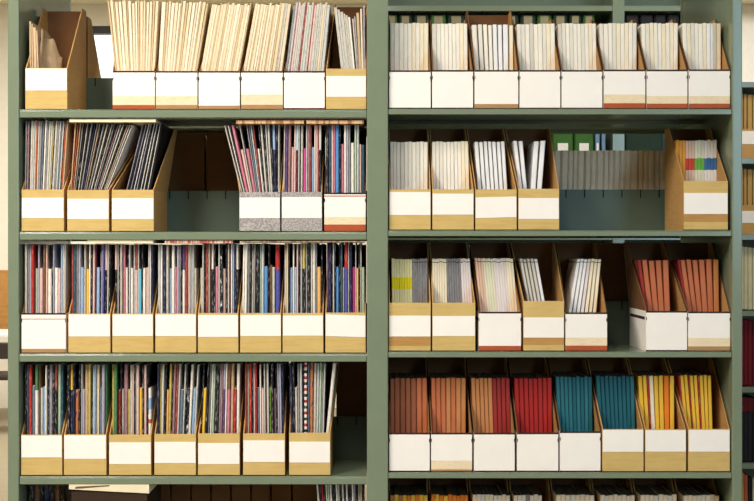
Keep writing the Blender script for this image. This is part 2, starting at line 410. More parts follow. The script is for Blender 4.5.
def fill(side, row, n, items, xb, xt, yt, ytshort=None, y=0.016, depth=0.205, kinds=('magazine', 'booklet'), cat=('magazine', 'booklet'),
         group=None, jit=0.006, topjit=1.0, fillf=0.9, slant=False, segfn=None, soft=0.28, adj='-spined', splitf=0.63, noun=None, topfn=None, depths=None):
    """items [(code, width, short)] between px xb=(left,right) at the file's front edge and xt=(left,right) at the top line yt."""
    f = FILES[(side, row, n)]
    tot = sum(i[1] for i in items); acc = 0
    zs = f['zs'] + WALL + 0.0006
    ylip = SHELF_PY[side][row] - (f['lip']) * PXM
    counts = {}; rec = []
    zl_, zf_ = f['lip'] - WALL, Z(yt, y) - zs
    tm = max(i[1] for i in items) / tot * abs(xb[1] - xb[0]) / PXM / 2 + WALL + .0018
    bs = []
    for k_ in (0, 1):
        q = X(xb[k_], y)
        if slant: q -= (X(xt[k_], y) - q) * zl_ / (zf_ - zl_)
        bs.append(min(max(q, f['x0'] + WALL + .0012), f['x1'] - WALL - .0012))
    zl_ = f['lip']; fs = max(0, (zf_ + WALL - zl_) / (f['H'] - zl_)); g_ = WALL + .0011
    clampx = lambda v, e: min(max(v, f['x0'] + g_ + f['lx'] * e), f['x1'] - g_ + f['rx'] * e)
    LB = [clampx(X(xb[k_], y), 0) for k_ in (0, 1)]; LT = [clampx(X(xt[k_], y), fs) for k_ in (0, 1)]
    for code, w, short in items:
        fa, fb = acc / tot, (acc + w) / tot; acc += w; fm = (fa + fb) / 2
        yy = y + R.random() * jit + (0.004 if short else 0)
        bpx = xb[0] + (xb[1] - xb[0]) * fm; tpx = xt[0] + (xt[1] - xt[0]) * fm
        wb = (xb[1] - xb[0]) / tot * w; wt = (xt[1] - xt[0]) / tot * w
        t = min(LB[1] - LB[0], LT[1] - LT[0], bs[1] - bs[0]) / tot * w * fillf
        xbw, xtw = LB[0] + (LB[1] - LB[0]) * fm, LT[0] + (LT[1] - LT[0]) * fm
        ytop = (ytshort + R.uniform(-1.2, 1.2)) if short else yt + R.uniform(-.2, topjit)
        if topfn: ytop = topfn(fm, ytop)
        zlip = f['lip'] - WALL; zfull = Z(yt, yy) - zs; ztop = Z(ytop, yy) - zs
        xf = bs[0] + (bs[1] - bs[0]) * fm
        levels = [(0, 0), (max(zlip - .025, .02), (xbw - xf) * (0.85 if not slant else .8)), (zlip, xbw - xf), ((zlip + zfull) / 2, (xbw + xtw) / 2 - xf), (zfull + .02, xtw - xf + (xtw - xbw) * .02 / (zfull - zlip))]
        if '|' in code:
            c1, c2 = code.split('|'); zspl = zlip + (ztop - zlip) * splitf
            segs = [(0, zspl, cm(c2)), (zspl, ztop, cm(c1))]; word = CODE[c1][0].split()[-1] + '-over-' + CODE[c2][0].split()[-1]
        elif code == 'Q':
            h = ztop - zlip; segs = [(0, zlip + .22 * h, cm('W')), (zlip + .22 * h, zlip + .31 * h, cm('n')), (zlip + .31 * h, zlip + .52 * h, cm('W')), (zlip + .52 * h, zlip + .78 * h, cm('b')), (zlip + .78 * h, ztop, cm('W'))]; word = 'blue-banded white'
        elif code == 'J':
            segs = []; k = 0; zz = 0; cyc = ['R', 'W', 'K', 'W']
            while zz < ztop:
                z2 = min(zz + .0078, ztop); segs.append((zz, z2, cm(cyc[k % 4]))); zz = z2; k += 1
            word = 'red-black-white checkered'
        else:
            segs = segfn(code, fm, ztop, zlip) if segfn else [(0, ztop, cm(code))]; word = CODE[code][0]
        nm = kinds[1] if short else kinds[0]
        o = print_thing(nm, xf, yy, zs, t, depth if not short else min(depth, .165), levels, ztop, segs, soft=soft, shade_tinted=(side == 'R' and row > 2))
        rec.append((o, word, short, code))
        key = (word, short); counts[key] = counts.get(key, 0) + 1
    seen = {}
    for o, word, short, code in rec:
        key = (word, short); seen[key] = seen.get(key, 0) + 1
        nn = (noun or kinds)[1 if short else 0].replace('_', ' ')
        desc = word.replace(' ', '-') + adj + ' ' + nn
        if counts[key] == 1: lab = f"only {desc} in {f['ref']}"
        else: lab = f"{ORD[seen[key]-1]} {desc} from left in {f['ref']}"
        tag(o, lab, cat[1 if short else 0], group)
    return [r[0] for r in rec]

GL = "colourful magazines in the left bay's files"
GO = "old cream magazines on the left bay's top shelf"
def LM(row, n, seq, xb, xt, yt, ys=None, **kw):
    kw = dict(dict(fillf=.82, jit=.012 if row > 2 else .004), **kw)
    return fill('L', row, n, parse(seq), xb, xt, yt, ys, group=GL, **kw)
def OM(n, seq, xb, xt, yt, **kw):
    kw = dict(dict(kinds=('old_magazine', 'old_magazine'), cat=('magazine', 'magazine'), group=GO, topjit=3.0, jit=.002, fillf=.955, noun=('magazine', 'magazine'), soft=.1), **kw)
    return fill('L', 1, n, parse(seq), xb, xt, yt, None, **kw)

OM(2, 'd2 c3 d1 c3 f3 c4 d1 f3 c3 f2 d2 c3 c2 d1 f2 c3 d2 c3', (113.5, 154.6), (105, 159), 0.5, y=.02)
OM(3, 'f4 d2 c2 f3 c3 f2 d1 c3 d2 c3 f3 c2 f2 d1 c3 d2', (156.6, 197), (159.5, 209), 0.8)
OM(4, 'c3 f2 c3 d1 c2 c3 d2 f2 c3 c2 f3 c2 d2 c3 f2 d1', (199.2, 239), (210, 252), 2.5)
OM(5, 'c3 f2 d1 c3 f2 c2 d1 f2 c3 d1 c2 f2 d2 c3 d1 L2 c3', (242.5, 282.6), (254.5, 292), 3)
OM(6, 'G2 L2 u1 p2 L2 S2 L1 r2 S2 L3 S2 r1 p2 S3 L2 S2 c2 S2 L3', (284.8, 324.4), (293, 331), 2)
OM(7, 'S3 L2 S3 S1.5 S2 W2', (341, 355), (334, 349.5), 10, y=.02, topfn=lambda f, v: 6 + f * 12)
LAST7 = [o for o in bpy.data.objects if o.name.startswith('old_magazine')][-6:]
f7 = OM(7, 'f1.5 v1.5 d3 f2 v2', (356.2, 366), (350.5, 366), 4, y=.03, topfn=lambda f, v: 20 - f * 16)
for k, o in enumerate(f7): o['label'] = f"{ORD[k]} of the upright magazines against the post in the seventh file, left bay's top shelf"
for k, o in enumerate(LAST7): o['label'] = f"{ORD[k]} of the magazines fanning left in the seventh file, left bay's top shelf"
# row 1, first file: a few grey-brown issues and a curled pamphlet
OM(1, 'd2 t2 d3 t2', (28, 39), (27, 37), 21, y=.03, topfn=lambda f, v: 20 + 12 * f)

GL2 = GL
LM(2, 1, 'G2 K1 u2 K1 S3 L2 S2 n1.6 S2 G3 H2 K1 W2 G2 S3 L2 y1.4 K1 S3 G2 L2 H1.4 S2 K1 n1.4 t2', (22.4, 63.5), (22.8, 69), 120.5, jit=.004)
LM(2, 2, 't3 n1.6 t2 G2 K2 S2 K1 G3 D2 G2 t2 K1 G3 S3 K1.4 S2 G2 K1 u2 L2 S3 K1 t2 L2 W2', (67.9, 107.5), (70, 133.5), 124.6, slant=True, jit=.003, topfn=lambda f, v: 122.8 + f * 2.2)
LM(2, 3, 'v1.2 N3 v1 N2.5 W1.2 N1.5 v1.2 N3 W1.2 N2 W1.2 N3 W1 N3', (126, 151), (142.5, 163), 123.5, slant=True, y=.03, jit=.003, fillf=.8)
LM(2, 4, 'S2 K1.5 W1.5 K1.5 P4 ps4 L1.5 Ps5 G2 H2 L2 r2 Ws3 K2 S3 K2 L2 S3 K1.5 b|D4 K2 L2', (240.2, 279.5), (222.5, 279.8), 124.6, 149, jit=.004)
LM(2, 5, 'S2 V4 u4 ps4 p3 a|m3 L2 K1.5 S3 Ms4 L2 u4 r1.5 bs4 W2 p3 r1.5 W|K3', (282, 321.5), (281, 321.5), 124.6, 148, jit=.004)
LM(2, 6, 'K4 T3 p3 P2 B5 K2 Ps4 W3 v3 G2 Ws5 e3 L3 ps3 Ts4', (325.6, 365), (325, 365), 124.6, 144)
LM(3, 1, 'S3 G2 v3 R3 es4 v2 ps4 o3 p2 Ws5 K2 v1.5 Ws4 ps3 b2 L2 S2', (22.4, 65), (23, 65.5), 244, 268)
LM(3, 2, 'r3 T3 G2 v3 bs4 S2 Ys4 W2 K2 p3 m2 bs4 K1.5 v2 U2 p|K3 S2 K2', (69, 109.5), (69, 110.5), 244, 268)
LM(3, 3, 'p|K3 L2 K3 S3 P4 Ws4 K1.5 L2 Ws4 L2 r|p4 L2 As4 K2 Ws4 ps4 L2 W2 D3', (113, 152.8), (112, 154), 244, 268)
LM(3, 4, 'L3 W3 D5 S3 bs4 W4 Ps3 v3 G2 K1.5 V|W4 r3 p2 S2 b2 S2 Ss3', (156, 195.6), (155.5, 196.8), 244.4, 268)
LM(3, 5, 'Ss3 L2 K2 r4 S1.5 o2 W|K3 K2 Ps4 L2 X3 ps4 K3 S2 m2 W2 b2 D3 W|K2', (198.4, 238), (198, 240.6), 243.6, 267.5)
LM(3, 6, 'W2 W3 L2 K2 S2 G2 K4 e1.5 L3 Bs4 K2 os2 Ss3 R|U5', (241.4, 280), (243, 279.5), 243.4, 266)
LM(3, 7, 'L3 C2 K1.5 bs4 W2 bs3 p2 K2 L3 y|K4 L2 K4 S3 W3 G2 Os5 K2', (283.4, 323), (282.6, 323), 243, 267)
LM(3, 8, 'V3 D3 K2 L2 K2 Bs4 K2 T3 Ss2 R|U5 S1.5 D4 Ms4 L1.5 Os3 K2 L2 es4', (326.3, 365.4), (323.8, 365.8), 242.5, 267.5)
LM(4, 1, 'K4 T2 R4 Hs4 E|W4 o2 Ls3 bs4 W2 K3 v2 G2 K3 r|K3 e4 T3', (22, 62), (22, 62.6), 364.5, 387)
LM(4, 2, 'K4 Y|D4 D2 Zs5 K2 L2 vs3 t5 y3 K2 L2 b2 L3 C1.5 Hs3 v4 E2', (64.6, 106), (64.6, 107), 364.5, 389)
LM(4, 3, 'y3 E4 Rs4 K1.5 Ss2 u5 ys3 S3 p2 K1.5 L2 p3 Ys4 K2 p3 K2 Qs4', (109.6, 151), (109, 152.5), 364.5, 389)
LM(4, 4, 'D3 y2 L3 K2 Os3 y3 K1.5 u3 r3 L2 Hs4 L2 K1.5 Xs3 W3 bs4 L2', (156, 195.4), (157, 199), 364, 389)
LM(4, 5, 'K2 Ys4 K2 G3 W2 e3 K5 L1.5 u3 v|V3 W2 o|P4 t4 Rs3 W4', (198.8, 239.4), (199.4, 240.8), 363.8, 389)
LM(4, 6, 'r3 e3 R4 K2 W2 R3 Hs4 W2 ps4 L2 o2 L3 zs3 K4 us3 K2 v3 v3 D3', (243.8, 284.4), (242.5, 285), 363.6, 388.5)
LM(4, 7, 'D3 K3 Ss3 G3 L3 D2 J4 H3 Z4 S4 L3 e3 G2 L2', (289.8, 323.8), (287, 325.6), 363, 388.5)
lean_white = fill('L', 4, 7, [('W', 1, False)], (326, 329.8), (332.4, 336.2), 363.2, y=.02, group=GL)
lean_white[0]['label'] = "white magazine leaning right at the end of the seventh file, left bay's fourth shelf"

GR = "journals and books in the right bay's files"
def RJ(row, n, seq, xb, xt, yt, y=0.072, depth=.168, name='journal', adj='-spined', **kw):
    kw = dict(dict(jit=.003, topjit=.8, fillf=.955, soft=.14), **kw)
    return fill('R', row, n, parse2(seq), xb, xt, yt, None, y=y, depth=depth, kinds=(name, name), cat=(name.replace('_', ' '),) * 2, group=GR, adj=adj, **kw)
RJ(1, 1, '3:4.2 2:5 1:4.6 1:4 1:4.2 5:4 1:4 5:4.2 5:4.4', (390, 428.4), (390, 428.4), 23)
RJ(1, 2, '3:5 2:4.6 1:4.2 1:4 1:4.2 1:4 1:4.2 5:4.3 1:4', (432.5, 468), (431.5, 468), 23.4)
RJ(1, 3, '2:5.6 2:4.6 1:4.4 1:4 4:4.6 4:4.4 4:5.6 5:4.4', (474, 514), (470, 514), 24.6, fillf=.8)
RJ(1, 4, '2:4 2:4 1:4.4 3:4.2 1:4 1:4.4 2:4 5:4 1:4.4', (518, 555.8), (517, 555.8), 23.6)
RJ(1, 5, '3:4 2:4 1:4 2:4 1:4 1:4 2:4 1:4 5:4 1:4', (559, 597.3), (558, 597.3), 23.2)
RJ(1, 6, '2:4 1:4.6 1:4 2:4 5:4.2 1:4 5:4 1:4 2:4', (599.6, 637), (599, 637), 23)
RJ(1, 7, '1:4 2:4.2 5:4 1:4 1:4.2 5:4 1:4 5:4 1:4', (639.4, 678), (639, 678), 23)
RJ(1, 8, '1:4.4 5:4.2 2:4 1:4 1:4.6 5:4 4:4 4:3 3:4 5:4', (680, 721), (679.4, 721), 23)
RJ(2, 1, '3:3 3:3.4 3:4 3:4 2:3.8 2:4 1:4 2:4 1:4 1:4', (390.4, 427.8), (390, 427.8), 141.6)
RJ(2, 2, '2:4 2:4 2:4 1:4 1:4 1:4 1:4 1:4 5:4 5:4', (431.5, 469.6), (430.6, 469.6), 141.4)
RJ(2, 3, '4:5.4 4:5 4:5 4:4.6 4:5.2 4:5 4:5', (477.5, 508), (474, 505), 141.4, fillf=.78, slant=True)
RJ(2, 4, '4:4.4 4:4.6', (518.6, 527.6), (512.5, 523.6), 141, fillf=.8)
RJ(2, 4, '4:5 4:5', (530.4, 542.6), (533.4, 546.6), 140.6, fillf=.75)
for k, nm in ((0, 'leftmost'), (1, 'second from left'), (2, 'third from left'), (3, 'rightmost')):
    o = [q for q in bpy.data.objects if q.name.startswith('journal')][k - 4]
    o['label'] = f"{nm} of four loose white journals in the fourth file, right bay's second shelf"
def band_seg(rel0, rel1, colm):
    def fn(code, fm, ztop, zlip):
        h = ztop - zlip
        return [(0, zlip + rel0 * h, cm(code)), (zlip + rel0 * h, zlip + rel1 * h, colm), (zlip + rel1 * h, ztop, cm(code))]
    return fn
BR, BGn, BBl = mat('red band', (210, 70, 50), .6), mat('green band', (110, 180, 70), .6), mat('blue band', (70, 120, 180), .6)
def rgb_seg(code, fm, ztop, zlip):
    if code == 's': return [(0, ztop, cm(code))]
    h = ztop - zlip; c = {'7': BR, '8': BGn, '4': BBl}[code]
    return [(0, zlip + .30 * h, cm(code)), (zlip + .30 * h, zlip + .58 * h, c), (zlip + .58 * h, ztop, cm(code))]
RJ(2, 5, 's:3.5 s:3.6 s:3.6 7:3.4 7:3.3 7:3.4 8:3.6 8:3.6 8:3.6 4:3.4 4:3.4 4:3.4 4:3.6', (676.4, 718), (675.6, 718), 140, segfn=rgb_seg, y=.11, depth=.13)
def line_seg(code, fm, ztop, zlip):
    b = ztop - .0095 + R.uniform(-.0012, .0012)
    return [(0, b, cm(code)), (b, b + .0018, M_LINE), (b + .0018, ztop, cm(code))]
def yl_seg(code, fm, ztop, zlip):
    if code == '6': return line_seg(code, fm, ztop, zlip)
    h = ztop - zlip
    return [(0, zlip + .29 * h, cm(code)), (zlip + .29 * h, zlip + .57 * h, M_BAND), (zlip + .57 * h, ztop, cm(code))]
RJ(3, 1, 'I:3 I:3 I:3 I:3 I:3 I:3 I:3 I:3 6:3.4 6:2.6 6:3 6:3 6:3 6:3', (392, 427.6), (391.4, 427.6), 258.6, segfn=yl_seg)
RJ(3, 2, '5:3 5:3 5:3 5:3 5:3 5:3 6:3 6:3 6:3 6:3 6:3 6:3 9:3 9:3 9:3 9:3', (429.6, 473.6), (428, 473.6), 258.4, segfn=line_seg)
RJ(3, 3, '7:3 7:3 7:3 8:3 8:3 8:3 8:3 9:3 9:3 9:3 9:3 9:3 5:3 5:3 5:3', (480, 518.5), (475, 518.5), 258.2, segfn=line_seg)
RJ(3, 4, '3:3.6 3:3.8 3:4 3:4.2 4:4.2', (527, 545), (519.6, 537.6), 258.8, segfn=line_seg, slant=True, fillf=.74)
RJ(3, 5, '4:3.6 4:3.6 4:3.6 9:3.6 5:3.6 5:3.6 5:3.6', (568.4, 597), (577.4, 601.6), 258.8, segfn=line_seg, slant=True, fillf=.84)
RB_ = dict(name='softcover_book', fillf=.9)
RJ(3, 6, 'k:3.6 q:6 q:6.4 q:6.4 q:6.6', (644.5, 670.6), (636.5, 669.4), 260, **RB_)
RJ(3, 7, 'k:2 q:6 q:6 q:6.4 q:7 q:7.4 g:6.6', (686, 719.6), (676, 719.6), 259.6, **RB_)
RJ(4, 1, 'w:4.6 w:5.4 w:5.6 w:5.4 w:5.8 q:5.6 q:5.4', (390, 428.2), (390, 428.2), 378, **RB_)
RJ(4, 2, 'q:4.4 q:4.6 q:4.8 g:4.6 q:4.8 g:4.8 g:4.6', (432, 466), (431, 466), 378, **RB_)
RJ(4, 3, 'g:4.6 g:4.6 g:4.8 g:4.6 g:4.8 k:5 k:5 k:5 k:5', (472, 512), (468.6, 512), 378, **RB_)
RJ(4, 4, 'l:5 l:5 l:5 l:4.8 l:5 l:5 l:4.8 l:5', (516, 552.6), (513.6, 552.6), 378, **RB_)
RJ(4, 5, 'i:4.2 i:4.2 i:4.2 i:4.2 h:4.2 i:4.2 h:4.2 i:4.2 h:4.2', (558, 593), (555.8, 593), 376.6, **RB_)
RJ(4, 6, 'h:4.6 h:4.6 h:4.6 h:4.6 h:4.6 h:4.6 h:4.6 h:4.6 i:4.6', (597, 635.6), (594, 635.6), 376, **RB_)
RJ(4, 7, 'j:4 j:3.8 R:1.6 5:4 j:4 j:4.2 x:5 j:4.4', (640, 674.8), (637.4, 674.8), 375.6, **dict(RB_, fillf=.86))
RJ(4, 8, 'R:1.2 j:4.4 j:4.4 R:1.4 j:4.4 j:4.4 R:1.6 j:4.4 j:4.4 j:4.4', (679.6, 713), (675.4, 711.6), 375.2, **dict(RB_, fillf=.84))

# loose papers ---------------------------------------------------------------
f = FILES[('L', 1, 1)]
V = []; F = []; n = 12
for i in range(n + 1):
    a = i / n
    xx = X(42 + 22 * a, .05 + .07 * a); yy = .05 + .07 * a + .012 * math.sin(a * 5)
    zt = Z(30 + 24 * a + 4 * math.sin(a * 9), .08) - f['zs']
    V += [(xx - f['x0'], yy, WALL + .001), (xx - f['x0'] - .006, yy - .004, zt * .6), (xx - f['x0'] - .001, yy + .004, zt)]
for i in range(n):
    F += [(3 * i, 3 * i + 3, 3 * i + 4, 3 * i + 1), (3 * i + 1, 3 * i + 4, 3 * i + 5, 3 * i + 2)]
o = mesh_obj('pamphlet', V, F, [mat('translucent pamphlet', (176, 148, 112), .5, .3, (205, 180, 145), .5, (60, 60, 30))], None, None, (f['x0'], 0, f['zs']))
md = o.modifiers.new('thick', 'SOLIDIFY'); md.thickness = .0012
for p in o.data.polygons: p.use_smooth = True
tag(o, "curled brown pamphlet slumped in the half-empty first file, left bay's top shelf", 'pamphlet')

def flat(name, px0, px1, py0, py1, m, label, cat, y0=-.006, y1=.20, pages=None):
    b = MB()
    x0, x1 = X(px0, y0), X(px1, y0); za, zb = Z(py1, y0), Z(py0, y0)
    h = zb - za
    b.box(x0, x1, y0, y1, za, za + h * .16, 0)
    b.box(x0 + .001, x1 - .001, y0 + .001, y1 - .001, za + h * .16, za + h * .84, 1)
    b.box(x0, x1, y0, y1, za + h * .84, zb, 0)
    o = b.build(name, [m, pages or m])
    return tag(o, label, cat)
M_CREAM = mat('cream folder', (240, 224, 188), .7, .15, mottle=.03)
M_STR = mat('red flecked page edges', (176, 96, 80), .8, .1, (226, 200, 176), .9, (260, 10, 10), (.46, .54))
M_STR2 = mat('tan flecked page edges', (216, 176, 128), .8, .1, (150, 84, 54), .8, (160, 10, 10), (.5, .58))
M_STR3 = mat('dark brown cover', (80, 54, 40), .7, .15)
flat('paper_folder', 69, 156, 119.4, 122.0, M_CREAM, "cream folder lying flat on the leaning magazines of the left bay's second shelf", 'folder')
flat('paper_folder', 87, 153.5, 239.9, 243.0, M_CREAM, "cream folder lying flat on the magazines of the left bay's third shelf", 'folder')
flat('flat_magazine', 165, 233, 240.4, 243.2, M_STR, "red-flecked magazine lying flat on the upright magazines of the left bay's third shelf", 'magazine', pages=M_STR)
flat('flat_magazine', 236, 304, 120.6, 123.6, M_STR2, "tan magazine lying flat on the upright magazines, left one on the second shelf", 'magazine', pages=M_STR2)
flat('flat_magazine', 306, 364, 120.6, 123.6, M_STR2, "tan magazine lying flat on the upright magazines beside the middle post, second shelf", 'magazine', pages=M_STR2)

flat('flat_magazine', 240, 364, 240.6, 242.4, M_STR3, "brown tan-edged magazine lying flat at the right end of the left bay's third shelf", 'magazine', pages=M_STR2)

# ------------------------------------------------------------------ bottom row, cut by the frame
def back_file(side, row, n, px0, px1, label, y0=.335, H=FILE_H):
    """a file standing on the far side of the unit, its tall back towards the camera"""
    key = (side, row, 40 + n)
    e = magazine_file(side, row, 1, px0, px1, SHELF_PY[side][row] - 40, 'B', None, '', None, (0, 0), y0=y0, backwards=True, H=H, label=label)
    return e
keep = dict(FILES)
for k, (a, b) in enumerate([(150, 170), (171.5, 190), (191.5, 210), (211.5, 230), (231.5, 250), (251.5, 270), (271.5, 291), (292.5, 322)]):
    back_file('L', 5, k, a, b, f"shaded brown file seen from behind under the fourth shelf, {ORD[k]} from left", y0=.335, H=.293)
FILES.clear(); FILES.update(keep)
# magazines of the bottom left row stand between the brown backs and the middle post
def stand(side, row, items, xb, xt, yt, y, depth, name, cat, group, where, jit=.004, fillf=.9, topjit=1.0, adj='-spined'):
    zs = shelf_z(side, row)
    FILES[('tmp', row, 0)] = None
    tot = sum(i[1] for i in items); acc = 0; counts = {}; rec = []
    for code, w, _s in items:
        fm = (acc + w / 2) / tot; acc += w
        yy = y + R.random() * jit
        xbw = X(xb[0] + (xb[1] - xb[0]) * fm, yy); xtw = X(xt[0] + (xt[1] - xt[0]) * fm, yy)
        t = min(xb[1] - xb[0], xt[1] - xt[0]) / tot * w * fillf / sc(yy)
        ztop = Z(yt + R.uniform(0, topjit), yy) - zs
        o = print_thing(name, xbw, yy, zs + .0004, t, depth, [(0, 0), (ztop + .01, xtw - xbw)], ztop, [(0, ztop, cm(code))])
        rec.append((o, CODE[code][0])); counts[CODE[code][0]] = counts.get(CODE[code][0], 0) + 1
    seen = {}
    for o, w in rec:
        seen[w] = seen.get(w, 0) + 1
        nn = name.replace('_', ' ')
        lab = f"only {w.replace(' ', '-')}{adj} {nn} {where}" if counts[w] == 1 else f"{ORD[seen[w]-1]} {w.replace(' ', '-')}{adj} {nn} from left {where}"
        tag(o, lab, cat, group)
    FILES.pop(('tmp', row, 0), None)
    return [r[0] for r in rec]
stand('L', 5, parse('W2 K2 R2 K1.5 W1.5 e2 W2 K3 W2 L1.5 K2 W1.5 K1.5 W2 K3 W2 v1.5 K2 S2 W1.5 K2'), (325, 364), (315.5, 364.5), 482.5, .03, .2, 'magazine', 'magazine', GL, "on the cut-off bottom shelf, left bay")
# cream box lid sitting on a carton under the fourth shelf
def carton():
    zs = shelf_z('L', 5); y0 = -.009
    e = empty('document_box', (X(109, y0), y0, zs + .0004))
    b = MB(); hw = (X(149, y0) - X(69, y0)) / 2; zt = Z(493, y0) - zs
    b.box(-hw + .006, hw - .006, .004, .25, 0, zt + .003); b.build('box', mat('shade-darkened carton', (62, 48, 36), .8, .1), e)  # box colour darkened to paint in the shade beneath the lid
    b = MB(); za, zb = Z(489.5, y0) - zs, Z(484.6, y0) - zs; zc_ = Z(493.5, y0) - zs
    b.hexa([(-hw, 0, za), (hw, 0, zc_), (hw, .256, zc_), (-hw, .256, za), (-hw, 0, zb), (hw, 0, zb), (hw, .256, zb), (-hw, .256, zb)])
    b.build('lid', M_CREAM, e)
    b = MB(); b.hexa([(-hw + .016, -.0012, za + .002), (0, -.0012, zb - .004), (0, -.0002, zb - .003), (-hw + .016, -.0002, za + .003),
                      (-hw + .018, -.0012, za + .007), (0.002, -.0012, zb - .0015), (0.002, -.0002, zb - .0015), (-hw + .018, -.0002, za + .007)])
    b.build('lid_fold', M_BROWN, e)
    tag(e, "document box with a cream lid under the left bay's fourth shelf", 'box')
carton()
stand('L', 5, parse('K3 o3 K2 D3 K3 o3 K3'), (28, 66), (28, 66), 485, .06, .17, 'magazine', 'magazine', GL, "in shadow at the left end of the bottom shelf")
# bottom right row: files below the frame, only the tops of the books show
row5 = [(389, 430, 'g:4 j:4 g:4 j:4 x:4 j:4 x:4 j:4 j:4', (390, 428)), (431, 472, 'x:4 j:4 x:4 j:5 x:4 x:4 x:4 x:4 x:4', (430.6, 468)),
        (473, 514, 'F:4 F:4 2:4 F:4 F:4 2:4 F:4 F:4 F:4', (472, 510.6)), (515, 557, 'F:4 2:4 F:4 6:4 F:4 2:4 F:4', (513.6, 542)),
        (558, 600, 'F:4 F:4 F:4 2:4 F:4 F:4 F:4 F:4', (556, 595)), (601, 643, 'F:4 2:4 F:4 F:4 F:4 F:4 F:4 F:4', (600.5, 635)),
        (644, 686, 'F:4 F:4 F:4 2:4 F:4 F:4 2:4 F:4', (638.6, 677)), (688, 730, 'F:4 F:4 F:4 F:4 2:4 F:4 F:4 F:4', (681.4, 719.6))]
for k, (a, b, seq, xx) in enumerate(row5):
    B('R', 5, k + 1, a, b, 549, (555, 575), T)
    RJ(5, k + 1, seq, xx, xx, 494.6, name='softcover_book', topjit=1.2)

# ------------------------------------------------------------------ things on the far side of the unit
keep = dict(FILES)
back_file('L', 2, 0, 165, 204, "brown file back behind the empty gap on the left bay's second shelf, left one")
back_file('L', 2, 1, 206, 240, "brown file back behind the empty gap on the left bay's second shelf, right one")
back_file('L', 4, 0, 336, 367.2, "dark brown file back behind the gap at the right end of the fourth shelf")
back_file('R', 3, 0, 596, 640, "dark brown file back behind the gap on the right bay's third shelf")
back_file('L', 1, 0, 51, 88, "brown file back behind the half-empty first file on the top shelf", H=.30)
FILES.clear(); FILES.update(keep)
pg = stand('R', 2, [('F', w, 0) for w in (5, 6, 6, 4, 3, 6, 5, 4, 6, 4, 4, 5, 4, 5, 6, 4, 4, 5, 4, 6)], (545, 668), (547, 668), 150.4, .335, .16, 'paperback_book', 'book',
           "paperbacks with page edges facing out behind the second shelf's gap", "behind the gap on the right bay's second shelf", jit=.006, fillf=.96, topjit=.5, adj='-showing')

# ------------------------------------------------------------------ the range across the next aisle
Y2 = 2.30
s2 = sc(Y2)
RAILS = [82 + 76.3 * k for k in range(0, 8)]
def far_range(pl, pr, posts, rails, ztop, label):
    cx = X((pl + pr) / 2, Y2); x0, x1 = X(pl, Y2) - cx, X(pr, Y2) - cx
    rng = empty('shelving_unit', (cx, Y2, 0)); tag(rng, label, 'bookshelf')
    ps = sorted((X(p, Y2) - cx, X(p, Y2) - cx + .049) for p in posts)
    for (a0, a1), (b0, b1) in zip(ps, ps[1:]):
        for py in rails:
            zt = Z(py, Y2)
            if zt < 0.06: continue
            b = MB(); b.box(a1 + .0003, b0 - .0003, 0, .30, zt - .022, zt); b.build('shelf', M_GREEN, rng)
    for a0, a1 in ps:
        b = MB(); b.box(a0, a1, -.005, .305, 0, ztop); b.build('upright', M_GREEN, rng)
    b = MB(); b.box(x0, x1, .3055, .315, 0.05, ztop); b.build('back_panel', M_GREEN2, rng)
far_range(372, 716, (372, 612.6, 704.4), [82 - 76.3] + RAILS, Z(82 - 76.3, Y2) + .33, 'tall green shelving unit of dark books across the aisle behind the right bay')
far_range(717, 880, (728.6, 868), RAILS, Z(82, Y2) + .002, 'lower green shelving unit beyond the right end of the big unit')

M_BOOKG = mat('green book cloth', (64, 104, 44), .6, .2, (50, 84, 36), .3)
M_BOOKD = mat('dark green book cloth', (38, 54, 40), .6, .2)
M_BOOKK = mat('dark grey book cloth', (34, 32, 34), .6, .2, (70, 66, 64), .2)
M_BOOKR = mat('dark red book cloth', (110, 22, 28), .6, .2)
M_BOOKB = mat('grey blue book cloth', (120, 146, 168), .6, .2)
M_BOOKN = mat('navy book cloth', (50, 60, 100), .6, .2)
M_BOOKT = mat('tan book cloth', (190, 150, 88), .7, .15)
M_BOOKC = mat('pale cream book cloth', (214, 202, 160), .7, .15)
M_BOOKO = mat('orange book cloth', (196, 100, 60), .7, .15)
G2 = 'books on the shelving unit across the aisle'
def far_book(px0, px1, rail, h, m, label, patch=None, lean=0, pm=None):
    x0, x1 = X(px0, Y2), X(px1, Y2); zt = Z(RAILS[rail], Y2) + .0004
    e = empty('library_book', ((x0 + x1) / 2, Y2 + .02, zt)); hw = (x1 - x0) / 2 - .0008; c = min(.3 * hw, .006)
    V = []; ring = [(-hw, .2), (-hw, c), (-hw + c, 0), (hw - c, 0), (hw, c), (hw, .2)]
    for z in (0, h): V += [(x + (lean if z else 0), y, z) for x, y in ring]
    F = [(i, (i + 1) % 6, 6 + (i + 1) % 6, 6 + i) for i in range(6)] + [(5, 4, 3, 2, 1, 0), tuple(range(6, 12))]
    mesh_obj('cover', V, F, [m, PAPER], [0] * 5 + [1, 1, 1], e)
    if patch:
        b = MB(); w = hw * patch[2]; b.box(-w, w, -.001, -.0002, h * patch[0], h * patch[1]); b.build('spine_label', pm or M_LABEL, e)
    tag(e, label, 'book', G2)
    return e
M_OLDLAB = mat('faded beige spine label', (150, 138, 108), .8, .1)
edges = [386, 398, 413, 430, 447, 466, 484, 502, 520, 537, 553, 569, 583, 596]
for k in range(len(edges) - 1):
    far_book(edges[k] + .6, edges[k + 1] - .6, 0, .285, M_BOOKD if k % 3 else M_BOOKG, f"dark green beige-labelled book above the right bay's journals, {ORD[k]} from left", (.86, .99, .55), pm=M_OLDLAB)
x = 597
k = 0
while x < 700:
    w = 11 + 4 * R.random()
    if x < 626 and x + w > 611: x = 626
    if x + w > 703: break
    far_book(x, x + w - 1, 0, .285, M_BOOKK, f"black book in shade above the right bay's top journals, {ORD[k]} from left"); x += w; k += 1
